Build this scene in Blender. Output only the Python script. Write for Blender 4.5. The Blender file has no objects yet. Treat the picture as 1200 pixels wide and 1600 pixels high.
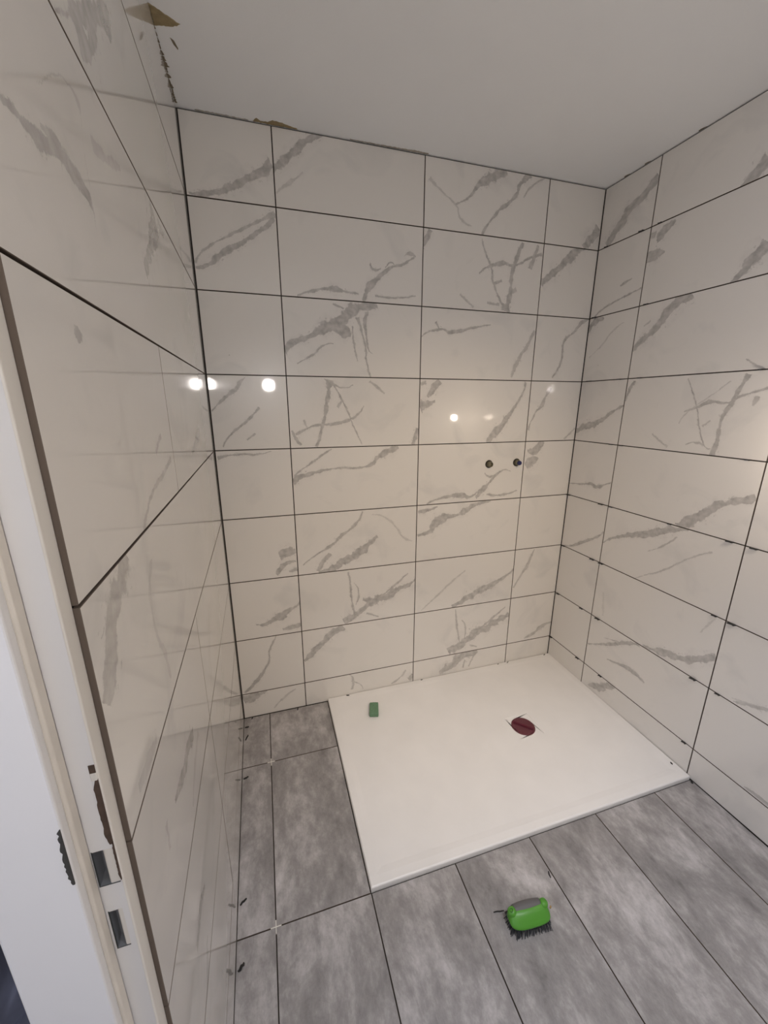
import bpy, bmesh, math, random
from mathutils import Vector, Matrix

# ---------------------------------------------------------------- camera, world, light, exposure
SC = bpy.context.scene
COL = SC.collection
cam_data = bpy.data.cameras.new('camera')
cam_data.sensor_fit = 'VERTICAL'
cam_data.sensor_height = 36.0
cam_data.lens = 617.05 / 1600 * 36.0
cam_data.clip_start = 0.01
camera = bpy.data.objects.new('camera', cam_data)
camera.location = (0.19995, -1.78533, 1.53488)
camera.rotation_euler = (1.30424, -0.00096, -0.29255)
COL.objects.link(camera)
SC.camera = camera

world = bpy.data.worlds.new('world')
SC.world = world
world.use_nodes = True
world.node_tree.nodes['Background'].inputs[0].default_value = (0.75, 0.8, 1.0, 1)
world.node_tree.nodes['Background'].inputs[1].default_value = 0.25

SC.view_settings.view_transform = 'Standard'
SC.view_settings.look = 'None'
SC.view_settings.gamma = 1.0
SC.view_settings.use_curve_mapping = False
SC.view_settings.exposure = 0.55
SC.cycles.sample_clamp_indirect = 40.0
SC.cycles.caustics_reflective = False
SC.cycles.max_bounces = 10

POWER_CEILING = 9.2    # the cool bulb hanging behind the camera
POWER_WALL = 2.5        # the warm bulb hanging by the right wall

cool_fill = bpy.data.lights.new('hall_cool_fill', 'AREA')  # added cool fill light in the hall, its source is never seen
cool_fill.shape = 'RECTANGLE'; cool_fill.size = 0.7; cool_fill.size_y = 1.0
cool_fill.energy = 9.0; cool_fill.color = (0.80, 0.84, 1.0)
cool_fill_o = bpy.data.objects.new('hall_cool_fill', cool_fill)
cool_fill_o.location = (-1.40, -2.20, 1.60)
cool_fill_o.rotation_euler = (math.radians(80), 0, math.radians(-80))
COL.objects.link(cool_fill_o)

spot = bpy.data.lights.new('fill_downlight', 'SPOT')  # added cool spot that brightens the front of the floor, unseen
spot.energy = 50.0; spot.color = (0.84, 0.89, 1.0)
spot.spot_size = math.radians(72); spot.spot_blend = 0.9; spot.shadow_soft_size = 0.03
spot_o = bpy.data.objects.new('fill_downlight', spot)
spot_o.location = (0.90, -1.95, 2.492)
spot_o.rotation_euler = (math.radians(12), 0, 0)
COL.objects.link(spot_o)

warm = bpy.data.lights.new('warm_fill_spot', 'SPOT')  # added warm spot that brightens the lower back wall, unseen
warm.energy = 54.0; warm.color = (1.0, 0.77, 0.49)
warm.spot_size = math.radians(58); warm.spot_blend = 1.0; warm.shadow_soft_size = 0.03
warm_o = bpy.data.objects.new('warm_fill_spot', warm)
warm_o.location = (1.00, -2.15, 2.492)
warm_o.rotation_euler = (math.radians(48), 0, 0)
COL.objects.link(warm_o)

# ---------------------------------------------------------------- room measures (metres)
H = 2.507               # ceiling
W = 1.8199              # back right corner
AL = -0.01335           # slant of the left wall: x = AL*y
AR = -0.00887           # slant of the right wall: x = W + AR*y
X1, X2, X3 = 0.3106, 0.9106, 1.5106
ZB, ZP = 0.14086, 0.30154
ROWS = [0.0] + [ZB + ZP * i for i in range(8)] + [H - 0.003]
YA = -0.2804
YD = -1.3735            # left wall tiles end at the door frame
YB = -3.3               # wall behind the camera
XF1, YF1 = 0.12545, -0.29985
TRAY = (0.4255, W + 0.004, -0.8967, -0.002, 0.0185)
rnd = random.Random(7)

# ---------------------------------------------------------------- helpers
def link(o, parent=None):
    COL.objects.link(o)
    if parent is not None:
        o.parent = parent
    return o

def mesh_obj(name, verts, faces, mat=None, parent=None, uvs=None, smooth=False):
    me = bpy.data.meshes.new(name)
    me.from_pydata([tuple(v) for v in verts], [], faces)
    if uvs is not None:
        lay = me.uv_layers.new(name='UVMap')
        for lp in me.loops:
            lay.data[lp.index].uv = uvs[lp.vertex_index]
    if mat:
        me.materials.append(mat)
    if smooth:
        for p in me.polygons:
            p.use_smooth = True
    me.update()
    return link(bpy.data.objects.new(name, me), parent)

def bm_obj(name, bm, mat=None, parent=None, smooth=False):
    bmesh.ops.recalc_face_normals(bm, faces=bm.faces[:])
    me = bpy.data.meshes.new(name)
    bm.to_mesh(me); bm.free()
    if mat:
        me.materials.append(mat)
    if smooth:
        for p in me.polygons:
            p.use_smooth = True
    return link(bpy.data.objects.new(name, me), parent)

def tag(o, label=None, cat=None, group=None, kind=None):
    if label: o['label'] = label
    if cat: o['category'] = cat
    if group: o['group'] = group
    if kind: o['kind'] = kind
    return o

def empty(name, loc, rz=0.0):
    o = bpy.data.objects.new(name, None)
    o.empty_display_size = 0.05
    o.location = loc
    o.rotation_euler = (0, 0, rz)
    return link(o)

def bx(bm, x0, x1, y0, y1, z0, z1, bevel=0.0, seg=1):
    c = bmesh.ops.create_cube(bm, size=1.0)
    vs = c['verts']
    bmesh.ops.scale(bm, vec=(x1 - x0, y1 - y0, z1 - z0), verts=vs)
    bmesh.ops.translate(bm, vec=((x0 + x1) / 2, (y0 + y1) / 2, (z0 + z1) / 2), verts=vs)
    if bevel:
        es = list({e for v in vs for e in v.link_edges})
        bmesh.ops.bevel(bm, geom=es, offset=bevel, segments=seg, affect='EDGES', profile=0.5)

def lathe(bm, prof, n, M=None):
    rings = []
    for r, z in prof:
        ring = []
        for i in range(n):
            a = 2 * math.pi * i / n
            p = Vector((r * math.cos(a), r * math.sin(a), z))
            ring.append(bm.verts.new(M @ p if M else p))
        rings.append(ring)
    for a, b in zip(rings, rings[1:]):
        for i in range(n):
            bm.faces.new((a[i], a[(i + 1) % n], b[(i + 1) % n], b[i]))
    bm.faces.new(rings[0][::-1]); bm.faces.new(rings[-1])

# ---------------------------------------------------------------- materials
def new_mat(name):
    m = bpy.data.materials.new(name)
    m.use_nodes = True
    nt = m.node_tree
    return m, nt, nt.nodes['Principled BSDF']

def nd(nt, kind, **kw):
    n = nt.nodes.new(kind)
    for k, v in kw.items():
        setattr(n, k, v)
    return n

def plain(name, col, rough=0.5, metal=0.0, spec=0.5, noise=None, bump=None, emit=None):
    m, nt, b = new_mat(name)
    b.inputs['Base Color'].default_value = (*col, 1)
    b.inputs['Roughness'].default_value = rough
    b.inputs['Metallic'].default_value = metal
    b.inputs['Specular IOR Level'].default_value = spec
    tc = nd(nt, 'ShaderNodeTexCoord')
    if noise:
        sc, amt = noise
        n = nd(nt, 'ShaderNodeTexNoise')
        n.inputs['Scale'].default_value = sc
        n.inputs['Detail'].default_value = 6
        nt.links.new(tc.outputs['Object'], n.inputs['Vector'])
        mx = nd(nt, 'ShaderNodeMix', data_type='RGBA')
        mx.inputs['A'].default_value = (*[c * (1 - amt) for c in col], 1)
        mx.inputs['B'].default_value = (*[min(1, c * (1 + amt)) for c in col], 1)
        nt.links.new(n.outputs['Fac'], mx.inputs['Factor'])
        nt.links.new(mx.outputs['Result'], b.inputs['Base Color'])
    if bump:
        sc, st = bump
        n = nd(nt, 'ShaderNodeTexNoise')
        n.inputs['Scale'].default_value = sc
        n.inputs['Detail'].default_value = 5
        nt.links.new(tc.outputs['Object'], n.inputs['Vector'])
        bp = nd(nt, 'ShaderNodeBump')
        bp.inputs['Strength'].default_value = st
        bp.inputs['Distance'].default_value = 0.002
        nt.links.new(n.outputs['Fac'], bp.inputs['Height'])
        nt.links.new(bp.outputs['Normal'], b.inputs['Normal'])
    if emit:
        b.inputs['Emission Color'].default_value = (*emit[0], 1)
        b.inputs['Emission Strength'].default_value = emit[1]
    return m

def make_vein_groups():
    # group 1: vein coordinates -> t along the chord (0..1), s across it (metres)
    g = bpy.data.node_groups.new('vein_coordinates', 'ShaderNodeTree')
    I = g.interface
    I.new_socket('P', in_out='INPUT', socket_type='NodeSocketVector')
    I.new_socket('A', in_out='INPUT', socket_type='NodeSocketVector')
    I.new_socket('E', in_out='INPUT', socket_type='NodeSocketVector')
    I.new_socket('N', in_out='INPUT', socket_type='NodeSocketVector')
    I.new_socket('t', in_out='OUTPUT', socket_type='NodeSocketFloat')
    I.new_socket('s', in_out='OUTPUT', socket_type='NodeSocketFloat')
    gi, go = g.nodes.new('NodeGroupInput'), g.nodes.new('NodeGroupOutput')
    sub = nd(g, 'ShaderNodeVectorMath', operation='SUBTRACT')
    d1 = nd(g, 'ShaderNodeVectorMath', operation='DOT_PRODUCT')
    d2 = nd(g, 'ShaderNodeVectorMath', operation='DOT_PRODUCT')
    L = g.links.new
    L(gi.outputs['P'], sub.inputs[0]); L(gi.outputs['A'], sub.inputs[1])
    L(sub.outputs[0], d1.inputs[0]); L(gi.outputs['E'], d1.inputs[1])
    L(sub.outputs[0], d2.inputs[0]); L(gi.outputs['N'], d2.inputs[1])
    L(d1.outputs['Value'], go.inputs['t']); L(d2.outputs['Value'], go.inputs['s'])
    # group 2: mask = smoothstep of |s - centre| against the half width, cut at both ends
    k = bpy.data.node_groups.new('vein_mask', 'ShaderNodeTree')
    I = k.interface
    for nme in ('t', 's', 'centre', 'c_scale', 'c_shift', 'width', 'w_scale', 'strength', 'before', 'ragged', 'speck'):
        I.new_socket(nme, in_out='INPUT', socket_type='NodeSocketFloat')
    I.new_socket('mask', in_out='OUTPUT', socket_type='NodeSocketFloat')
    gi, go = k.nodes.new('NodeGroupInput'), k.nodes.new('NodeGroupOutput')
    L = k.links.new
    def m(op, a, b=None, c=None):
        n = nd(k, 'ShaderNodeMath', operation=op)
        for i, v in enumerate((a, b, c)):
            if v is None: continue
            if isinstance(v, (int, float)): n.inputs[i].default_value = v
            else: L(v, n.inputs[i])
        return n.outputs[0]
    o = gi.outputs
    c = m('MULTIPLY_ADD', o['centre'], o['c_scale'], o['c_shift'])
    w = m('MULTIPLY', o['width'], o['w_scale'])
    dist = m('ABSOLUTE', m('SUBTRACT', o['s'], c))
    w2 = m('MULTIPLY', w, m('MULTIPLY_ADD', o['ragged'], 2.6, -0.25))
    mask = m('DIVIDE', m('SUBTRACT', w2, dist), m('MULTIPLY_ADD', w, 0.22, 0.0006))
    mask = m('MINIMUM', m('MAXIMUM', mask, 0.0), 1.0)
    soft = m('MULTIPLY', m('MINIMUM', m('MAXIMUM', m('DIVIDE', m('SUBTRACT', m('MULTIPLY', w2, 2.4), dist), m('MULTIPLY_ADD', w2, 2.4, 0.001)), 0.0), 1.0), m('MULTIPLY_ADD', o['ragged'], 0.9, -0.28))
    frag = m('MULTIPLY', m('MINIMUM', m('MAXIMUM', m('MULTIPLY', m('SUBTRACT', m('MULTIPLY_ADD', w, 1.9, 0.001), dist), 400.0), 0.0), 1.0), m('MINIMUM', m('MAXIMUM', m('MULTIPLY_ADD', o['speck'], 10.0, -5.9), 0.0), 0.6))
    soft = m('MAXIMUM', soft, frag)
    mask = m('MAXIMUM', mask, soft)
    ends = m('MULTIPLY', m('GREATER_THAN', o['t'], 0.0), m('LESS_THAN', o['t'], 1.0))
    mask = m('MULTIPLY', m('MULTIPLY', mask, ends), o['strength'])
    L(m('MAXIMUM', mask, o['before']), go.inputs['mask'])
    return g, k
VG1, VG2 = make_vein_groups()

def set_curve(node, pts):
    cm = node.mapping
    cm.use_clip = False
    cu = cm.curves[0]
    while len(cu.points) > 2:
        cu.points.remove(cu.points[1])
    cu.points[0].location = pts[0]; cu.points[1].location = pts[-1]
    for p in pts[1:-1]:
        cu.points.new(*p)
    for p in cu.points:
        p.handle_type = 'AUTO_CLAMPED'
    cm.update()

MARBLE = (0.78, 0.750, 0.712)
def marble(name, veins, seed):
    m, nt, b = new_mat(name)
    L = nt.links.new
    uv = nd(nt, 'ShaderNodeUVMap')
    # ragged distortion
    n1 = nd(nt, 'ShaderNodeTexNoise'); n1.inputs['Scale'].default_value = 38; n1.inputs['Detail'].default_value = 7
    n1.inputs['Roughness'].default_value = 0.75
    L(uv.outputs[0], n1.inputs['Vector'])
    c1 = nd(nt, 'ShaderNodeVectorMath', operation='SUBTRACT'); c1.inputs[1].default_value = (0.5, 0.5, 0.5)
    L(n1.outputs['Color'], c1.inputs[0])
    s1 = nd(nt, 'ShaderNodeVectorMath', operation='SCALE'); s1.inputs['Scale'].default_value = 0.014
    L(c1.outputs[0], s1.inputs[0])
    P0 = nd(nt, 'ShaderNodeVectorMath', operation='ADD')
    L(uv.outputs[0], P0.inputs[0]); L(s1.outputs[0], P0.inputs[1])
    n3 = nd(nt, 'ShaderNodeTexNoise'); n3.inputs['Scale'].default_value = 260; n3.inputs['Detail'].default_value = 4
    n3.inputs['Roughness'].default_value = 0.7
    L(uv.outputs[0], n3.inputs['Vector'])
    c3 = nd(nt, 'ShaderNodeVectorMath', operation='SUBTRACT'); c3.inputs[1].default_value = (0.5, 0.5, 0.5)
    L(n3.outputs['Color'], c3.inputs[0])
    s3 = nd(nt, 'ShaderNodeVectorMath', operation='SCALE'); s3.inputs['Scale'].default_value = 0.007
    L(c3.outputs[0], s3.inputs[0])
    P = nd(nt, 'ShaderNodeVectorMath', operation='ADD')
    L(P0.outputs[0], P.inputs[0]); L(s3.outputs[0], P.inputs[1])
    rg = nd(nt, 'ShaderNodeTexNoise'); rg.inputs['Scale'].default_value = 26; rg.inputs['Detail'].default_value = 4
    L(uv.outputs[0], rg.inputs['Vector'])
    sk = nd(nt, 'ShaderNodeTexNoise'); sk.inputs['Scale'].default_value = 75; sk.inputs['Detail'].default_value = 5
    sk.inputs['Roughness'].default_value = 0.62; sk.inputs['Distortion'].default_value = 0.6
    L(uv.outputs[0], sk.inputs['Vector'])
    last = None
    for st, pts in veins:
        A = Vector((pts[0][0], pts[0][1], 0)) / 1000
        B = Vector((pts[-1][0], pts[-1][1], 0)) / 1000
        Lg = max((B - A).length, 1e-3)
        e = (B - A) / Lg
        n = Vector((-e.y, e.x, 0))
        ts, cs, ws = [], [], []
        for (x, y, w) in pts:
            q = Vector((x, y, 0)) / 1000 - A
            ts.append(q.dot(e) / Lg); cs.append(q.dot(n)); ws.append(w / 1000)
        order = sorted(range(len(ts)), key=lambda i: ts[i])
        ts = [ts[i] for i in order]; cs = [cs[i] for i in order]; ws = [ws[i] for i in order]
        t0, t1 = ts[0], ts[-1]
        span = max(t1 - t0, 1e-3)
        clo, chi = min(cs), max(cs)
        cr = max(chi - clo, 1e-5); wm = max(ws)
        T = []
        for i, t in enumerate(ts):
            v = (t - t0) / span
            if T and v - T[-1] < 0.015: v = T[-1] + 0.015
            T.append(v)
        T = [v / T[-1] for v in T]
        g = nd(nt, 'ShaderNodeGroup'); g.node_tree = VG1
        A2 = A + e * (t0 * Lg)
        g.inputs['A'].default_value = A2
        g.inputs['E'].default_value = e / (Lg * span)
        g.inputs['N'].default_value = n
        L(P.outputs[0], g.inputs['P'])
        f1 = nd(nt, 'ShaderNodeFloatCurve'); set_curve(f1, [(a, (c - clo) / cr) for a, c in zip(T, cs)])
        f2 = nd(nt, 'ShaderNodeFloatCurve'); set_curve(f2, [(a, w / wm) for a, w in zip(T, ws)])
        L(g.outputs['t'], f1.inputs['Value']); L(g.outputs['t'], f2.inputs['Value'])
        k = nd(nt, 'ShaderNodeGroup'); k.node_tree = VG2
        L(g.outputs['t'], k.inputs['t']); L(g.outputs['s'], k.inputs['s'])
        L(f1.outputs[0], k.inputs['centre']); L(f2.outputs[0], k.inputs['width'])
        k.inputs['c_scale'].default_value = cr
        k.inputs['c_shift'].default_value = clo
        k.inputs['w_scale'].default_value = wm * 1.05 + 0.0004
        k.inputs['strength'].default_value = st
        L(rg.outputs['Fac'], k.inputs['ragged']); L(sk.outputs['Fac'], k.inputs['speck'])
        if last is None: k.inputs['before'].default_value = 0
        else: L(last, k.inputs['before'])
        last = k.outputs['mask']
    # soft cloud
    n2 = nd(nt, 'ShaderNodeTexNoise'); n2.inputs['Scale'].default_value = 5; n2.inputs['Detail'].default_value = 4
    n2.inputs['Distortion'].default_value = 0.8
    L(uv.outputs[0], n2.inputs['Vector'])
    r2 = nd(nt, 'ShaderNodeMapRange'); r2.inputs[1].default_value = 0.56; r2.inputs[2].default_value = 0.8
    L(n2.outputs['Fac'], r2.inputs[0])
    base = nd(nt, 'ShaderNodeMix', data_type='RGBA')
    base.inputs['A'].default_value = (*MARBLE, 1)
    base.inputs['B'].default_value = (MARBLE[0] * .86, MARBLE[1] * .87, MARBLE[2] * .88, 1)
    L(r2.outputs[0], base.inputs['Factor'])
    out = base.outputs['Result']
    # specks
    vo = nd(nt, 'ShaderNodeTexVoronoi'); vo.inputs['Scale'].default_value = 9
    L(uv.outputs[0], vo.inputs['Vector'])
    lt = nd(nt, 'ShaderNodeMath', operation='LESS_THAN'); lt.inputs[1].default_value = 0.018
    L(vo.outputs['Distance'], lt.inputs[0])
    sx = nd(nt, 'ShaderNodeSeparateColor'); L(vo.outputs['Color'], sx.inputs[0])
    gt = nd(nt, 'ShaderNodeMath', operation='GREATER_THAN'); gt.inputs[1].default_value = 0.8
    L(sx.outputs[0], gt.inputs[0])
    sp = nd(nt, 'ShaderNodeMath', operation='MULTIPLY'); L(lt.outputs[0], sp.inputs[0]); L(gt.outputs[0], sp.inputs[1])
    s5 = nd(nt, 'ShaderNodeMath', operation='MULTIPLY'); s5.inputs[1].default_value = 0.6; L(sp.outputs[0], s5.inputs[0])
    if last is not None:
        vn = nd(nt, 'ShaderNodeTexNoise'); vn.inputs['Scale'].default_value = 42; vn.inputs['Detail'].default_value = 6
        L(uv.outputs[0], vn.inputs['Vector'])
        vc = nd(nt, 'ShaderNodeMix', data_type='RGBA')
        vc.inputs['A'].default_value = (0.38, 0.360, 0.342, 1)
        vc.inputs['B'].default_value = (0.62, 0.592, 0.565, 1)
        vm_ = nd(nt, 'ShaderNodeMapRange'); vm_.inputs[1].default_value = 0.28; vm_.inputs[2].default_value = 0.74
        L(vn.outputs['Fac'], vm_.inputs[0]); L(vm_.outputs[0], vc.inputs['Factor'])
        mx = nd(nt, 'ShaderNodeMix', data_type='RGBA')
        L(last, mx.inputs['Factor']); L(out, mx.inputs['A']); L(vc.outputs['Result'], mx.inputs['B'])
        out = mx.outputs['Result']
    m2 = nd(nt, 'ShaderNodeMix', data_type='RGBA')
    L(s5.outputs[0], m2.inputs['Factor']); L(out, m2.inputs['A']); m2.inputs['B'].default_value = (.12, .1, .08, 1)
    L(m2.outputs['Result'], b.inputs['Base Color'])
    b.inputs['Roughness'].default_value = 0.27
    b.inputs['Specular IOR Level'].default_value = 0.40
    b.inputs['Coat Weight'].default_value = 1.0
    b.inputs['Coat Roughness'].default_value = 0.045
    b.inputs['Coat IOR'].default_value = 1.45
    return m

# ---------------------------------------------------------------- tiles
def chamfer_tile(F, u0, u1, v0, v1, mat, parent, depth=0.006, ch=0.0007, tilt=0.0006, name='tile'):
    """F(u, v, d) -> world point, d out of the surface into the room"""
    a, b = rnd.uniform(-tilt, tilt), rnd.uniform(-tilt, tilt)
    um, vm = (u0 + u1) / 2, (v0 + v1) / 2
    D = lambda u, v: a * (u - um) + b * (v - vm)
    co = [(u0, v0), (u1, v0), (u1, v1), (u0, v1)]
    ci = [(u0 + ch, v0 + ch), (u1 - ch, v0 + ch), (u1 - ch, v1 - ch), (u0 + ch, v1 - ch)]
    vs = [F(u, v, D(u, v)) for u, v in ci] + [F(u, v, D(u, v) - ch) for u, v in co] + [F(u, v, -depth) for u, v in co]
    fs = [(0, 1, 2, 3)]
    for i in range(4):
        j = (i + 1) % 4
        fs.append((i, i + 4, j + 4, j)); fs.append((i + 4, i + 8, j + 8, j + 4))
    bm = bmesh.new()
    bv = [bm.verts.new(v) for v in vs]
    for f in fs: bm.faces.new([bv[i] for i in f])
    bm.faces.new([bv[i] for i in (8, 11, 10, 9)])
    uvl = bm.loops.layers.uv.new('UVMap')
    uvc = ci + co + co
    bm.verts.index_update()
    for f in bm.faces:
        for lp in f.loops: lp[uvl].uv = uvc[lp.vert.index]
    for i, f in enumerate(bm.faces): f.material_index = 0 if i in (0, 9) else 1
    o = bm_obj(name, bm, mat, parent)
    o.data.materials.append(tile_edge)
    return o
tile_edge = plain('raw_tile_edge', (.13, .10, .08), .9)

FB = lambda u, v, d: (u, -d, v)
FL = lambda u, v, d: (-AL * u + d, -u, v)
FR = lambda u, v, d: (W - AR * u - d, -u, v)

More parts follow.
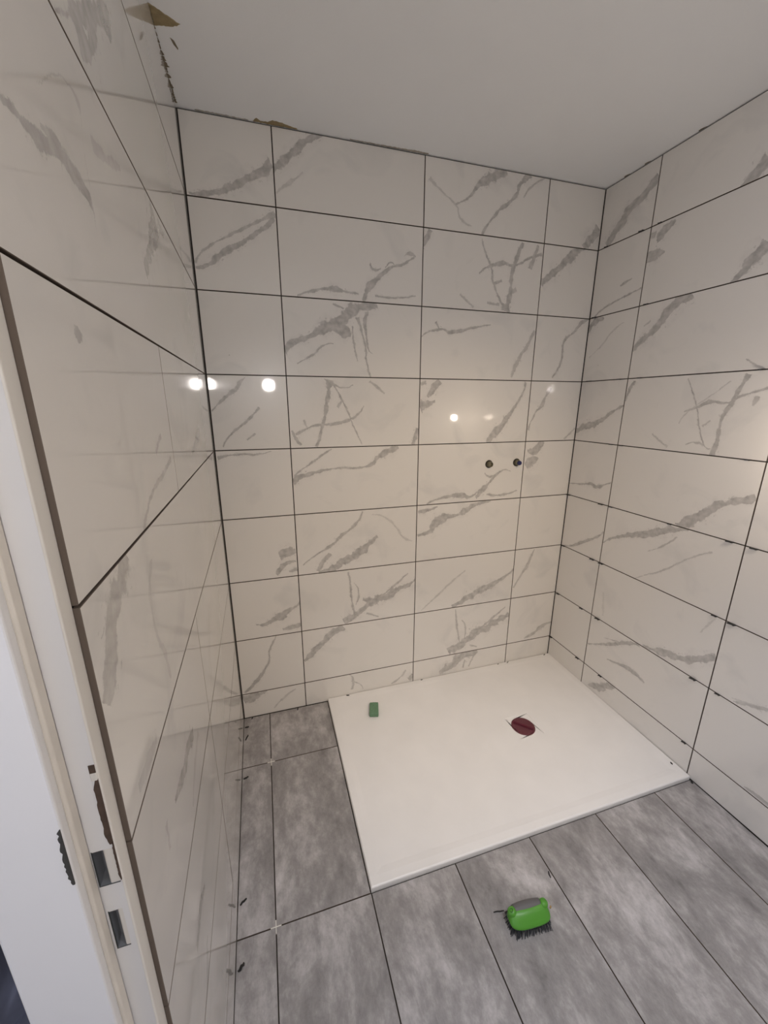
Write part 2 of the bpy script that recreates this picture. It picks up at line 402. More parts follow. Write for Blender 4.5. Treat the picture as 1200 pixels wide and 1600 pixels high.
# veins printed on the tiles, traced on each wall: wall, strength, then u,z,half width in millimetres
VEINS = """
B 1 10,2260,2.2 62,2263,9 103,2274,10.6 153,2292,13.2 206,2324,13.9 258,2350,14 303,2390,14.9
B 1 305,2366,11.3 355,2410,13.1 411,2459,13 467,2494,10.4 523,2532,8.7
B 0.5 316,2299,2.7 361,2333,5.4 339,2320,3.6 418,2377,1.8
B 0.8 6,2039,3.6 69,2104,4.3 139,2142,5.1 210,2181,5.2 305,2230,11.2
B 1 7,2023,3 62,2044,9.3 99,2075,10.3 162,2113,9.3 216,2146,8.2 300,2214,6.8
B 1 645,1953,8.4 671,2004,12.9 710,2046,7.9 755,2082,6.6 820,2105,5.5 872,2137,4.5
B 1 898,2167,4.9 917,2196,8.6 942,2247,9.9
B 1 676,2095,5 691,2077,5.2 723,2080,3.3
B 1 742,2087,2.8 770,2108,3.8 787,2094,3.1
B 1 373,1956,3.1 432,1976,4.7 492,1988,6.9 540,1989,12.1 577,1983,6.1 627,1979,2.8
B 1 697,1978,5.1 781,1975,3.4 882,1989,2.9
B 0.8 826,2138,3.2 852,2148,7.6 879,2140,2.9
B 1 313,1739,15.4 351,1780,12 424,1811,11 487,1848,21 549,1874,23.4 600,1916,22.2 664,1934,19 705,1943,11.2
B 0.9 358,1698,2.8 421,1731,4.5 471,1773,4 515,1781,2.9
B 1 517,1844,11.6 561,1835,23.7 592,1819,7.3
B 1 619,1889,10.3 637,1838,5.2 652,1781,3.9 659,1709,4 675,1648,2.7
B 0.9 597,1854,3.2 604,1779,3.9 618,1714,2.6
B 1 661,1914,10.2 653,1851,5.8 663,1781,3.3 685,1746,2.6
B 1 517,1935,2.9 563,1919,4.7
B 1 914,1828,3.1 963,1854,3.7 1006,1862,7.3 1050,1852,6.8 1109,1861,5.6 1168,1877,4.4 1259,1894,3.2
B 1 979,1891,4.1 999,1862,4.9
B 0.8 1393,1662,4.2 1412,1717,9.1 1440,1772,9.7 1469,1813,8.1 1503,1880,6.5
B 1 1634,1666,4.4 1670,1724,6.3 1678,1794,6.3 1688,1849,6.8 1728,1878,6.4 1774,1928,9.5 1815,1950,9
B 1 1186,2251,6.7 1205,2286,5.2 1252,2342,4.9 1293,2374,7.9 1340,2418,7.8 1365,2470,12.9 1406,2505,14.4
B 1 1053,2350,2.7 1106,2378,4.5 1145,2420,8.1 1185,2452,15.4 1239,2482,21.4 1288,2500,10.6
B 0.6 930,2428,7.1 997,2385,3.6 1053,2350,3.2 1083,2300,3.9 1134,2279,2.4
B 0.8 1381,2418,3.2 1418,2461,4.3 1482,2502,2.9
B 1 1332,1955,24.9 1344,1999,13.3 1350,2061,9.3 1355,2122,9.2 1372,2183,9 1397,2244,8.8
B 1 1187,2240,2.1 1213,2180,4.3 1239,2136,5.1 1260,2066,4.5 1293,2008,4.3 1327,1979,7
B 1 1182,2101,2.5 1239,2136,7.2 1298,2153,9.4 1375,2153,3.6 1450,2190,4.9 1504,2207,6.1
B 1 1257,2066,5.5 1302,2081,4.3
B 0.7 1093,2012,3.9 1131,1985,5.9 1165,1963,5.3
B 0.8 1233,1986,3.1 1298,1981,5.6
B 0.7 1359,2039,7.7 1383,2051,7.7
B 0.9 1447,2142,10.8 1459,2179,9.3 1479,2240,5.4
B 1 1511,2085,19.5 1556,2120,15.3 1601,2155,15.6 1660,2209,19.2 1706,2244,18.2 1751,2279,16.8
B 1 1729,2259,11.6 1766,2293,21 1805,2346,19.2
B 1 6,1507,3.5 66,1563,6.2 100,1587,8.8 126,1620,6.1 146,1639,2.2
B 1 36,1361,2.3 69,1410,3.7 110,1443,5.6 161,1487,4.6 193,1521,4.2
B 0.8 134,1388,2.4 170,1415,2.9
B 1 9,1317,6.4 61,1325,4.5 110,1330,4.6 158,1325,3.6 228,1337,1.5
B 1 483,1638,19.7 490,1603,12.2 480,1559,9.2 471,1503,9.3 452,1434,6.4 438,1388,5.3 425,1351,7.1
B 1 337,1407,5.6 396,1435,4.5 455,1446,4.6 515,1451,6.9 575,1467,7 612,1488,4.7 644,1527,2.4
B 1 508,1615,4.7 542,1559,3.6 564,1514,3.6 587,1456,3.1 605,1414,3.1 633,1357,1.9
B 0.9 502,1620,5 555,1604,3.4 597,1616,1.7
B 0.9 321,1425,3.4 336,1390,8.1 358,1361,4.7
B 0.7 373,1469,4.6 385,1437,5.2
B 0.8 523,1520,6.3 544,1546,4.6
B 0.8 670,1634,4.7 700,1612,5.3 740,1581,2.4
B 1 906,1425,9.5 893,1384,10.2 880,1350,11
B 1 914,1519,26 947,1531,18.7 990,1549,7.5
B 1 953,1567,5.3 979,1603,16.9 1011,1639,13
B 0.8 915,1626,7.1 942,1630,9.5
B 1 1479,1641,6.3 1460,1577,6.2 1420,1512,7.7 1379,1460,13 1337,1407,19.1 1309,1375,16.7 1285,1347,10.6
B 0.9 1630,1617,8.1 1604,1571,6.5 1585,1525,9.7 1556,1498,4.8 1530,1445,4.1 1522,1404,5
B 0.8 1751,1354,4.2 1812,1410,5.1
B 1 314,1196,15.5 344,1219,12 398,1234,9.7 471,1246,6.1 545,1252,4.3 621,1249,4.4 673,1259,7.7 699,1289,11.6 751,1319,14.1 810,1338,6.4
B 1 321,1226,3 376,1266,3.6 419,1294,4.2 462,1322,3 493,1339,2.4
B 1 1240,1060,13 1276,1108,13.7 1320,1148,6.4 1364,1191,5.3 1436,1196,3.6
B 1 963,1051,4.3 1035,1074,6.5 1109,1083,11.4 1169,1083,13.9 1201,1070,5.9 1246,1096,3.9
B 1 1302,1078,4.3 1391,1069,5.2 1484,1088,3.1
B 1 1282,1192,4.1 1302,1174,4.1 1337,1175,2.8
B 0.9 1527,1216,22.9 1562,1243,25.6 1599,1259,6.2
B 1 1528,1296,7.1 1572,1299,22.9 1602,1326,21.1 1625,1343,8
B 1 334,795,2 386,830,3.4 445,864,5.5 484,887,9.6 524,924,6.9 577,960,5.5 611,997,5.5 631,1039,4.1
B 1 408,751,7.1 480,763,15.7 533,792,20.1 601,826,21.7 656,863,15.9 704,907,5.8
B 0.9 404,756,10.9 436,804,12.3 467,839,8.2
B 0.5 677,1018,3.3 752,992,4 808,932,4 851,878,4.7 888,860,4.1
B 1 212,760,9 235,794,13 261,811,9.4 304,819,3.4
B 1 231,854,18.5 264,867,22.6 307,870,16
B 0.8 270,769,4.1 308,778,9.6
B 1 918,1013,10.6 978,1018,8.6 1022,1033,4.4
B 1 916,886,5.9 968,896,10.8 1010,942,24.8 1054,967,22.6 1114,976,9.7 1175,993,13.9 1235,1025,10.8 1281,1036,6.7 1329,1037,3.7
B 1 525,456,20.6 581,485,15.9 638,521,14.3 681,553,22.3 753,573,20.8 811,602,14.4 870,617,11.3 912,645,11.5
B 1 552,733,2.6 564,659,4 566,585,4.7 581,500,6.1
B 0.9 582,671,2 604,609,3.4 589,544,3.6
B 1 625,569,10.4 681,560,15
B 0.9 739,582,7.2 797,627,5.6 869,685,3.2
B 0.9 645,490,4.4 710,459,2.9
B 1 1134,448,10.8 1189,475,16.3 1254,507,19.8 1319,530,19.8 1386,554,14.6 1452,586,9.3 1514,628,5.7
B 0.6 950,456,2.6 1057,544,5.2 1103,585,5.2 1203,659,3.5
B 1 99,515,5.7 161,518,10.1 225,544,18.8 258,567,12.2 291,584,6.5 313,602,8.5
B 0.9 220,472,5.9 259,472,8.9 308,481,9.8
B 0.8 1521,510,4.9 1566,588,5.9 1597,634,9.8 1618,689,7.7 1639,736,3.9
B 1 316,270,10.8 355,309,13.9 412,361,15.5 454,399,17.3 517,437,20.6
B 1 19,149,7.1 74,203,9.9 113,250,6.3 136,288,4.8 152,370,4.2 188,440,3.2
B 1 1123,164,24.2 1189,195,24.4 1255,235,23.6 1304,270,27.2 1356,278,24.1 1424,310,19.5 1511,336,16.5
B 0.9 1156,431,3.2 1167,346,4.9 1182,258,5.6 1206,192,4.8
B 0.8 1200,357,3.1 1225,302,4.9 1221,233,3.5
B 0.9 1337,290,8.9 1404,340,6 1479,394,4
B 0.8 1258,182,5 1308,163,2.5
B 0.8 1632,156,4.2 1696,182,10.8 1749,218,11.8 1821,237,4.2
B 1 1075,32,14 1144,71,24 1211,111,27.9 1262,122,27 1314,130,15.4
B 0.9 1224,36,4.7 1234,88,5.6
B 0.9 1262,37,4.9 1297,121,5.9
B 0.8 783,27,3 827,52,6.7 867,96,4.4
B 0.8 548,141,2.2 565,97,5.2 558,42,5.4
B 0.8 565,91,3 606,61,3.5 620,33,1.7
B 1 884,32,12.3 913,53,16.9
B 1 7,109,28 67,122,20.5 120,142,10.2
B 0.6 149,27,3.1 189,67,5.1 262,117,2.6
R 1 47,2257,16.4 84,2294,20 121,2328,19.5 155,2365,18.7 200,2388,17 243,2406,18.4 277,2436,13.9
R 1 600,2247,2.5 625,2260,9.1 651,2274,20.7 682,2297,24.3
R 1 33,1956,3.6 95,1986,4.5 160,2002,4 222,2012,3.4 277,2024,2.9
R 0.9 160,2060,2.6 190,2068,4.6 222,2075,2.4
R 0.9 279,2126,18.2 313,2138,22.3 360,2136,3.2
R 1 318,2184,11.1 342,2215,20.4 373,2229,12 387,2238,5.1
R 0.8 279,2219,8.1 307,2217,9.6
R 1 645,1948,6.6 673,1976,14.5 702,2007,19.7 737,2043,22.9
R 1 -1,1894,10.8 38,1930,18 91,1940,5.2
R 0.5 29,1763,2.5 102,1815,3.1 151,1866,3.6 212,1899,1.6
R 1 281,1771,13.6 329,1814,13.5 372,1840,15.3 408,1880,19.2 443,1918,20.3 480,1935,20.9 514,1941,10.2
R 0.8 746,1688,1.7 781,1665,2.8 817,1646,3.3
R 0.8 320,1864,2.5 350,1880,3.5
R 1 -2,1395,13.7 77,1427,17 150,1451,12.9 202,1488,7.8 240,1511,6.3 283,1533,4.8
R 1 286,1549,4 296,1597,8 317,1638,9.1
R 1 705,1347,14.7 711,1404,7.6 710,1448,7.6 715,1500,7.8 731,1538,8.6 745,1583,6.8 767,1637,10
R 1 557,1634,1.3 587,1579,2.6 612,1525,2.6 633,1462,2.6 660,1399,2.5 692,1370,5.4
R 1 568,1506,3 616,1525,4.8 657,1543,5.9 723,1542,4.4 757,1563,4 791,1574,3.8 832,1588,4.1
R 0.7 446,1412,2 485,1385,3.9 526,1363,5.3
R 0.8 599,1380,1.9 644,1389,3.2 683,1374,3.9
R 0.8 799,1530,5.5 808,1562,8.6
R 0.8 649,1452,4.3 672,1477,2.8
R 0.6 554,1458,2.1 583,1506,2.6 660,1569,1.9 715,1617,1.4
R 1 -7,1110,2 81,1120,4.5 145,1134,7.6 194,1126,9.3 236,1146,3.7 274,1162,3
R 1 619,1053,5 653,1063,15.5 702,1102,20.7 739,1141,16 775,1173,13.3 819,1193,13 877,1220,13.3
R 1 16,746,2.8 104,780,5.9 182,831,8.3 240,870,5.6 276,908,3.7
R 1 282,852,3 365,911,6.9 439,947,10.6 509,970,15 570,1006,16.5 629,1029,12 676,1047,4.9
R 0.8 523,894,1.6 593,947,3 640,1001,2.9
R 0.7 340,617,5.2 421,688,3.3 511,765,1.6 595,825,3.5 667,893,3.3 717,939,3.2 781,984,2.7
R 0.3 332,600,4.5 351,472,6
R 1 286,266,3.9 372,317,4.9 452,368,8.6 513,415,8 574,437,6
R 0.8 379,361,2 463,389,3.2
R 1 585,448,6.4 632,456,9 707,481,14.6 776,504,14.3 827,539,15.7 877,584,14.3
R 1 416,257,2.8 484,276,6.2 551,289,10 591,284,9 628,276,3.7
R 1 332,33,6.5 413,86,19.2 505,164,12.1
R 0.5 805,647,2 830,704,3.5 848,741,1.9
R 0.9 967,451,2.6 1015,473,6.6 1071,498,7.4
R 0.8 1066,151,3.2 1108,155,7.6 1145,155,8.7
R 0.6 958,460,1.5 1010,477,4.8 1066,499,5.4
L 0.9 1138,1954,1.8 1083,1990,6.7 1029,2027,11.4 948,2085,13.3 864,2143,11.3
L 0.9 1047,2015,30.9 1049,1994,38.6 1049,1979,13.9 1058,1961,2.1
L 0.9 977,2055,16.2 998,2023,13.4 1015,1994,1.8
L 0.9 894,2122,41.7 882,2112,27.2 874,2099,4.4
L 1 1322,1773,2.1 1296,1777,5.3 1272,1777,7.2 1250,1778,8.5 1209,1790,8 1180,1791,10.3 1149,1787,9.7 1122,1780,8.7 1120,1750,2.1
L 0.9 1245,1795,1.9 1221,1798,5.6 1196,1800,4.3
L 1 680,1920,27.2 742,1869,22.9 803,1820,14.4 850,1781,11.9 851,1768,10.7
L 0.8 649,1924,17.5 595,1921,3.8
L 0.9 1246,1615,2.6 1247,1608,10.4 1249,1598,2
L 0.4 1234,1834,1.2 1131,1891,1.9 1106,1887,5.6 1119,1832,3.7 1117,1798,3.1
L 0.4 1079,1864,7.2 1020,1874,8.6 940,1899,2.9
L 1 866,1424,5.9 977,1402,4.7 1040,1393,4.9 1094,1372,4.5 1130,1350,5.7
L 0.7 927,1477,6 984,1451,3.7
L 1 381,1453,16.4 490,1425,10.1 585,1401,6.3
L 1 1227,1346,23.1 1263,1320,20.7 1298,1306,19.8 1317,1286,22.1 1327,1261,21.5 1344,1242,17.8 1364,1227,11.8
L 0.4 1125,1298,9.3 1158,1211,5.9 1127,1126,7.4 1118,1076,4.8
L 1 1026,876,14.1 1087,888,15.6 1147,890,14.4 1205,903,4
L 0.4 1236,1060,11.4 1278,1064,12 1328,1070,5.1
L 0.8 1121,577,7.2 1175,593,12.1 1229,584,6.4
L 0.4 981,834,11.2 1048,816,8.9 1112,778,6.5
L 0.3 795,646,14.8 838,505,14.2 872,313,10.4
L 0.5 1165,497,12 1192,453,17 1206,404,7.5
L 0.4 1261,926,6.2 1263,878,3.6
"""
veins = []
for ln in VEINS.strip().splitlines():
    q = ln.split()
    veins.append((q[0], float(q[1]), [tuple(map(float, p.split(','))) for p in q[2:]]))

grout = plain('dark_tile_adhesive', (0.04, 0.035, 0.03), 0.9, noise=(40, .4))
plaster = plain('white_plaster', (0.85, 0.865, 0.885), 0.85, noise=(3, .03), bump=(260, .12))
plain_marble = None
used = set()
def wall_tiles(wall, F, parent, cells):
    global plain_marble
    for k, (u0, u1, v0, v1) in enumerate(cells):
        mine = []
        for i, (w, st, pts) in enumerate(veins):
            if w != wall: continue
            um = sum(p[0] for p in pts) / len(pts) / 1000; vm = sum(p[1] for p in pts) / len(pts) / 1000
            if u0 <= um < u1 and v0 <= vm < v1: mine.append((st, pts)); used.add(i)
        if mine: mt = marble('marble_tile_print', mine, k)
        else:
            if plain_marble is None: plain_marble = marble('marble_tile_plain', [], 0)
            mt = plain_marble
        chamfer_tile(F, u0, u1, v0, v1, mt, parent)

G = 0.0015   # half joint
def grid(us, vs, gu=G):
    out = []
    for a, b in zip(us, us[1:]):
        for c, d in zip(vs, vs[1:]):
            out.append((a + gu, b - gu, c + G, d - G))
    return out

# back wall
bm = bmesh.new(); bx(bm, -0.3, W + 0.3, 0.006, 0.12, -0.1, H + 0.1)
wall_back = tag(bm_obj('wall_back', bm, grout), kind='structure')
wall_tiles('B', FB, wall_back, grid([0.0025, X1, X2, X3, W - 0.001], ROWS))

# right wall (slanted a little)
def slab(name, pts, z0, z1, mat):
    n = len(pts)
    vs = [(x, y, z0) for x, y in pts] + [(x, y, z1) for x, y in pts]
    fs = [tuple(range(n))[::-1], tuple(range(n, 2 * n))] + [(i, (i + 1) % n, (i + 1) % n + n, i + n) for i in range(n)]
    bm = bmesh.new(); bv = [bm.verts.new(v) for v in vs]
    for f in fs: bm.faces.new([bv[i] for i in f])
    return bm_obj(name, bm, mat)
rx = lambda y, d=0: W + AR * y + d
lx = lambda y, d=0: AL * y + d
wall_right = tag(slab('wall_right', [(rx(0, .006), 0.006), (rx(0, .12), 0.006), (rx(YB, .12), YB), (rx(YB, .006), YB)], -0.1, H + 0.1, grout), kind='structure')
us = [0.002, -YA, -YA + .6, -YA + 1.2, -YA + 1.8, -YA + 2.4, -YB]
wall_tiles('R', FR, wall_right, grid(us, ROWS))

# left wall up to the door, and above the door head
DOOR_TOP = 2.06
wall_left = tag(slab('wall_left', [(lx(0, -.006), 0.006), (lx(0, -.1), 0.006), (lx(YD + .012, -.1), YD + .012), (lx(YD + .012, -.006), YD + .012)], -0.1, H + 0.1, grout), kind='structure')
tl = [(a, b) for a, b in ((0.0025, 0.2345), (0.2345, 0.8345), (0.8345, -YD))]
for r in range(len(ROWS) - 1):
    z0, z1 = ROWS[r], ROWS[r + 1]
    g = 0.0009 if r in (0, 1, 2, 3, 5) else 0.0001
    if r in (4,6,7,8): cells = [(0.0025, 1.3735 - 0.0, z0 + G, z1 - G)] if r!=5 else None
    else: cells = [(0.0025, 0.8345 - g, z0 + G, z1 - G), (0.8345 + g, -YD, z0 + G, z1 - G)]
    if r >= 7: cells = [(0.0025, -YD, z0 + G, z1 - G), (-YD + 2*G, -YD + .6, z0 + G, z1 - G), (-YD + .6 + 2*G, -YB, z0 + G, z1 - G)]
    if r == 7: cells = cells[:1]
    wall_tiles('L', FL, wall_left, cells)
bm = bmesh.new(); bx(bm, -0.1, -0.0, YB, YD + .012, DOOR_TOP, H + .1)
bx(bm, -0.1, 0.0, YB, -2.32, -0.1, DOOR_TOP)
tag(bm_obj('wall_left_door_side', bm, plaster), kind='structure')

# wall behind the camera
bm = bmesh.new(); bx(bm, -0.3, W + .3, YB - .12, YB, -.1, H + .1)
tag(bm_obj('wall_front', bm, plaster), kind='structure')

# ceiling
bm = bmesh.new(); bx(bm, -0.12, W + .2, YB - .1, 0.1, H, H + .1)
ceiling = tag(bm_obj('ceiling', bm, plaster), kind='structure')

# floor
bm = bmesh.new(); bx(bm, -0.12, W + .2, YB - .1, 0.1, -0.12, -0.006)
floor = tag(bm_obj('floor', bm, grout), kind='structure')

def concrete():
    m, nt, b = new_mat('grey_concrete_look_tile')
    L = nt.links.new
    tc = nd(nt, 'ShaderNodeTexCoord'); oi = nd(nt, 'ShaderNodeObjectInfo')
    ml = nd(nt, 'ShaderNodeMath', operation='MULTIPLY'); ml.inputs[1].default_value = 37; L(oi.outputs['Random'], ml.inputs[0])
    cx = nd(nt, 'ShaderNodeCombineXYZ'); L(ml.outputs[0], cx.inputs[2])
    ad = nd(nt, 'ShaderNodeVectorMath', operation='ADD'); L(tc.outputs['Object'], ad.inputs[0]); L(cx.outputs[0], ad.inputs[1])
    st_ = nd(nt, 'ShaderNodeVectorMath', operation='MULTIPLY'); st_.inputs[1].default_value = (1.25, .7, 1); L(ad.outputs[0], st_.inputs[0])
    def noise(sc, det, rough, dist=0.0):
        n = nd(nt, 'ShaderNodeTexNoise'); n.inputs['Scale'].default_value = sc; n.inputs['Detail'].default_value = det
        n.inputs['Roughness'].default_value = rough; n.inputs['Distortion'].default_value = dist
        L(st_.outputs[0], n.inputs['Vector']); return n.outputs['Fac']
    a = noise(5.5, 9, .68, .3); c = noise(26, 8, .75); s = noise(11, 10, .8, 1.2)
    cr = nd(nt, 'ShaderNodeValToRGB')
    e = cr.color_ramp.elements
    e[0].position = .34; e[0].color = (0.170, 0.160, 0.158, 1)
    e[1].position = .66; e[1].color = (0.61, 0.58, 0.578, 1)
    x = e.new(.5); x.color = (0.330, 0.311, 0.306, 1)
    m1 = nd(nt, 'ShaderNodeMath', operation='MULTIPLY_ADD'); m1.inputs[1].default_value = .35; L(c, m1.inputs[0])
    m0 = nd(nt, 'ShaderNodeMath', operation='MULTIPLY'); m0.inputs[1].default_value = .65; L(a, m0.inputs[0])
    L(m0.outputs[0], m1.inputs[2]); L(m1.outputs[0], cr.inputs[0])
    # dust smears
    mr = nd(nt, 'ShaderNodeMapRange'); mr.inputs[1].default_value = .56; mr.inputs[2].default_value = .8; mr.inputs[4].default_value = .5
    L(s, mr.inputs[0])
    mx = nd(nt, 'ShaderNodeMix', data_type='RGBA'); L(mr.outputs[0], mx.inputs['Factor']); L(cr.outputs[0], mx.inputs['A'])
    mx.inputs['B'].default_value = (.50, .47, .44, 1)
    L(mx.outputs['Result'], b.inputs['Base Color'])
    b.inputs['Roughness'].default_value = .5
    bp = nd(nt, 'ShaderNodeBump'); bp.inputs['Strength'].default_value = .15; bp.inputs['Distance'].default_value = .001
    L(c, bp.inputs['Height']); L(bp.outputs[0], b.inputs['Normal'])
    return m
conc = concrete()
FF = lambda u, v, d: (u, v, d)
FS = lambda u, v, d: (lx(max(v, YD)) + .0012 + u / XF1 * (XF1 - lx(max(v, YD)) - .0012), v, d)
def edge_cell(v0, v1):
    chamfer_tile(FS, 0, XF1 - G, v0 + G, v1 - G, conc, floor, tilt=0.0003, ch=0.0005)
def floor_cell(u0, u1, v0, v1):
    chamfer_tile(FF, u0 + G, u1 - G, v0 + G, v1 - G, conc, floor, tilt=0.0003, ch=0.0005)
xs = [XF1 + .3 * i for i in range(6)]
ys = [YF1 - .6 - .6 * i for i in range(5)]
def edge_x0(y): return lx(y) + 0.001
# narrow cut column along the left wall (each tile cut to the slanted wall)
for v1, v0 in zip([-0.002, YF1] + ys, [YF1] + ys + [YB]):
    if v1 <= YB: break
    v0 = max(v0, YB)
    edge_cell(v0, v1)
    floor_cell(XF1, XF1 + .3 - (0.0015 if v0 > -0.91 else 0), v0, v1)
for v1, v0 in zip(ys, ys[1:] + [YB]):
    if v1 <= YB: break
    v0 = max(v0, YB)
    for a, b_ in zip(xs[1:], xs[2:] + [rx(v1) - .001]): floor_cell(a, b_, v0, v1)

# ---------------------------------------------------------------- shower tray
tx0, tx1, ty0, ty1, tz = TRAY
tray_mat = plain('white_matt_resin', (0.87, 0.85, 0.835), 0.38, noise=(7, .055), bump=(500, .05))
def build_tray():
    root = empty('shower_tray', ((tx0 + tx1) / 2, (ty0 + ty1) / 2, 0))
    tag(root, 'white shower tray with a dark red drain cover, set in the corner', 'shower tray')
    ox, oy = root.location.x, root.location.y
    DX, DY, DR = 1.315, -0.457, 0.0565
    qx0, qx1, qy0, qy1 = 1.2555, 1.3865, -0.521, -0.389
    bm = bmesh.new()
    V = lambda x, y, z: bm.verts.new((x - ox, y - oy, z))
    def ring(x0, x1, y0, y1, z): return [V(x0, y0, z), V(x1, y0, z), V(x1, y1, z), V(x0, y1, z)]
    r0 = ring(tx0, tx1, ty0, ty1, -0.005)
    r1 = ring(tx0, tx1, ty0, ty1, tz - .0045)
    r1b = ring(tx0 + .0012, tx1 - .0012, ty0 + .0016, ty1 - .0012, tz - .0018)
    r2 = ring(tx0 + .004, tx1 - .004, ty0 + .0045, ty1 - .004, tz)
    r3 = ring(tx0 + .028, tx1 - .028, ty0 + .03, ty1 - .028, tz)
    r4 = ring(tx0 + .05, tx1 - .05, ty0 + .052, ty1 - .05, tz - .0018)
    r5 = ring(qx0, qx1, qy0, qy1, tz - .0072)
    r6 = ring(qx0 + .0015, qx1 - .0015, qy0 + .0015, qy1 - .0015, tz - .0090)
    for a, b in ((r0, r1), (r1, r1b), (r1b, r2), (r2, r3), (r3, r4), (r4, r5), (r5, r6)):
        for i in range(4):
            j = (i + 1) % 4
            bm.faces.new((a[i], a[j], b[j], b[i]))
    # square plate with a round hole
    n = 48
    circ = [V(DX + DR * math.cos(2 * math.pi * i / n), DY + DR * math.sin(2 * math.pi * i / n), tz - .0090) for i in range(n)]
    low = [V(DX + DR * math.cos(2 * math.pi * i / n), DY + DR * math.sin(2 * math.pi * i / n), tz - .0205) for i in range(n)]
    for i in range(n):
        j = (i + 1) % n
        bm.faces.new((circ[i], circ[j], low[j], low[i]))
    import_idx = [(5 * n) // 8, (7 * n) // 8, n // 8, (3 * n) // 8]
    for q in range(4):
        a, b = import_idx[q], import_idx[(q + 1) % 4]
        i = a
        while i != b:
            j = (i + 1) % n
            bm.faces.new((r6[q], circ[j], circ[i])); i = j
        bm.faces.new((r6[q], r6[(q + 1) % 4], circ[b]))
    bm.faces.new(low)
    slab_ = bm_obj('basin', bm, tray_mat, root)
    # drain cover: shallow dark red cap with a raised grip bar
    red = plain('burgundy_plastic', (0.13, 0.032, 0.045), 0.4, noise=(30, .2))
    red2 = plain('dark_burgundy_plastic', (0.10, 0.008, 0.022), 0.32)
    bm = bmesh.new()
    lathe(bm, [(.0563, -.006), (.0563, .0015), (.0548, .0028), (.050, .0028), (.049, .0016), (.02, .0010), (.002, .0010)], 48,
          Matrix.Translation((DX - ox, DY - oy, tz - .0108)))
    cap = bm_obj('drain_cover', bm, red, root, smooth=False)
    tag(cap, 'round dark red drain cover')
    bm = bmesh.new()
    bx(bm, -.050, .050, -.0075, .0075, 0, .0055, .0025, 2)
    bx(bm, -.047, .047, -.0135, -.0095, 0, .0022, .0008, 1)
    bmesh.ops.rotate(bm, verts=bm.verts[:], cent=(0, 0, 0), matrix=Matrix.Rotation(math.radians(-46), 3, 'Z'))
    bmesh.ops.translate(bm, verts=bm.verts[:], vec=(DX - ox + .004, DY - oy + .006, tz - .0101))
    bm_obj('grip_bar', bm, red2, cap)
    return root
build_tray()

# ---------------------------------------------------------------- water pipe stubs in the back wall
def pipe_stub(x, z, capped, label):
    root = empty('water_pipe_stub', (x, 0, z))
    tag(root, label, 'pipe', 'two water pipe stubs in the back wall')
    dark = plain('pipe_hole_shadow', (.05, .043, .035), .9)  # shade inside the cut hole, put in as a dark ring colour
    brass = plain('dirty_brass', (.22, .20, .14), .5, .6, noise=(60, .4))
    M = Matrix.Rotation(math.radians(90), 4, 'X')
    bm = bmesh.new(); lathe(bm, [(.0205, -.002), (.0205, .0012), (.0185, .0018), (.012, .0018)], 28, M)
    bm_obj('hole_shade_ring', bm, dark, root, smooth=False)
    bm = bmesh.new()
    n = 24
    lathe(bm, [(.0150, 0), (.0150, .010), (.0138, .012), (.0138, .020), (.0125, .021), (.0115, .021), (.0105, .0205), (.0100, .013), (.001, .013)], n, M)
    bm_obj('pipe_end', bm, brass, root)
    if capped:
        blue = plain('dark_blue_plastic', (.010, .014, .10), .35)
        bm = bmesh.new(); lathe(bm, [(.0112, .012), (.0112, .030), (.0100, .0325), (.004, .0325)], n, M)
        tag(bm_obj('blue_plug', bm, blue, root), 'dark blue plug in the pipe end')
    else:
        bm = bmesh.new()
        bx(bm, -.008, .008, -.016, -.012, -.0015, .0015)
        bm_obj('slot_bar', bm, brass, root)
pipe_stub(1.302, 1.238, False, 'left of the two brass pipe stubs in the back wall, open ended')
pipe_stub(1.466, 1.240, True, 'right of the two pipe stubs in the back wall, with a dark blue plug')

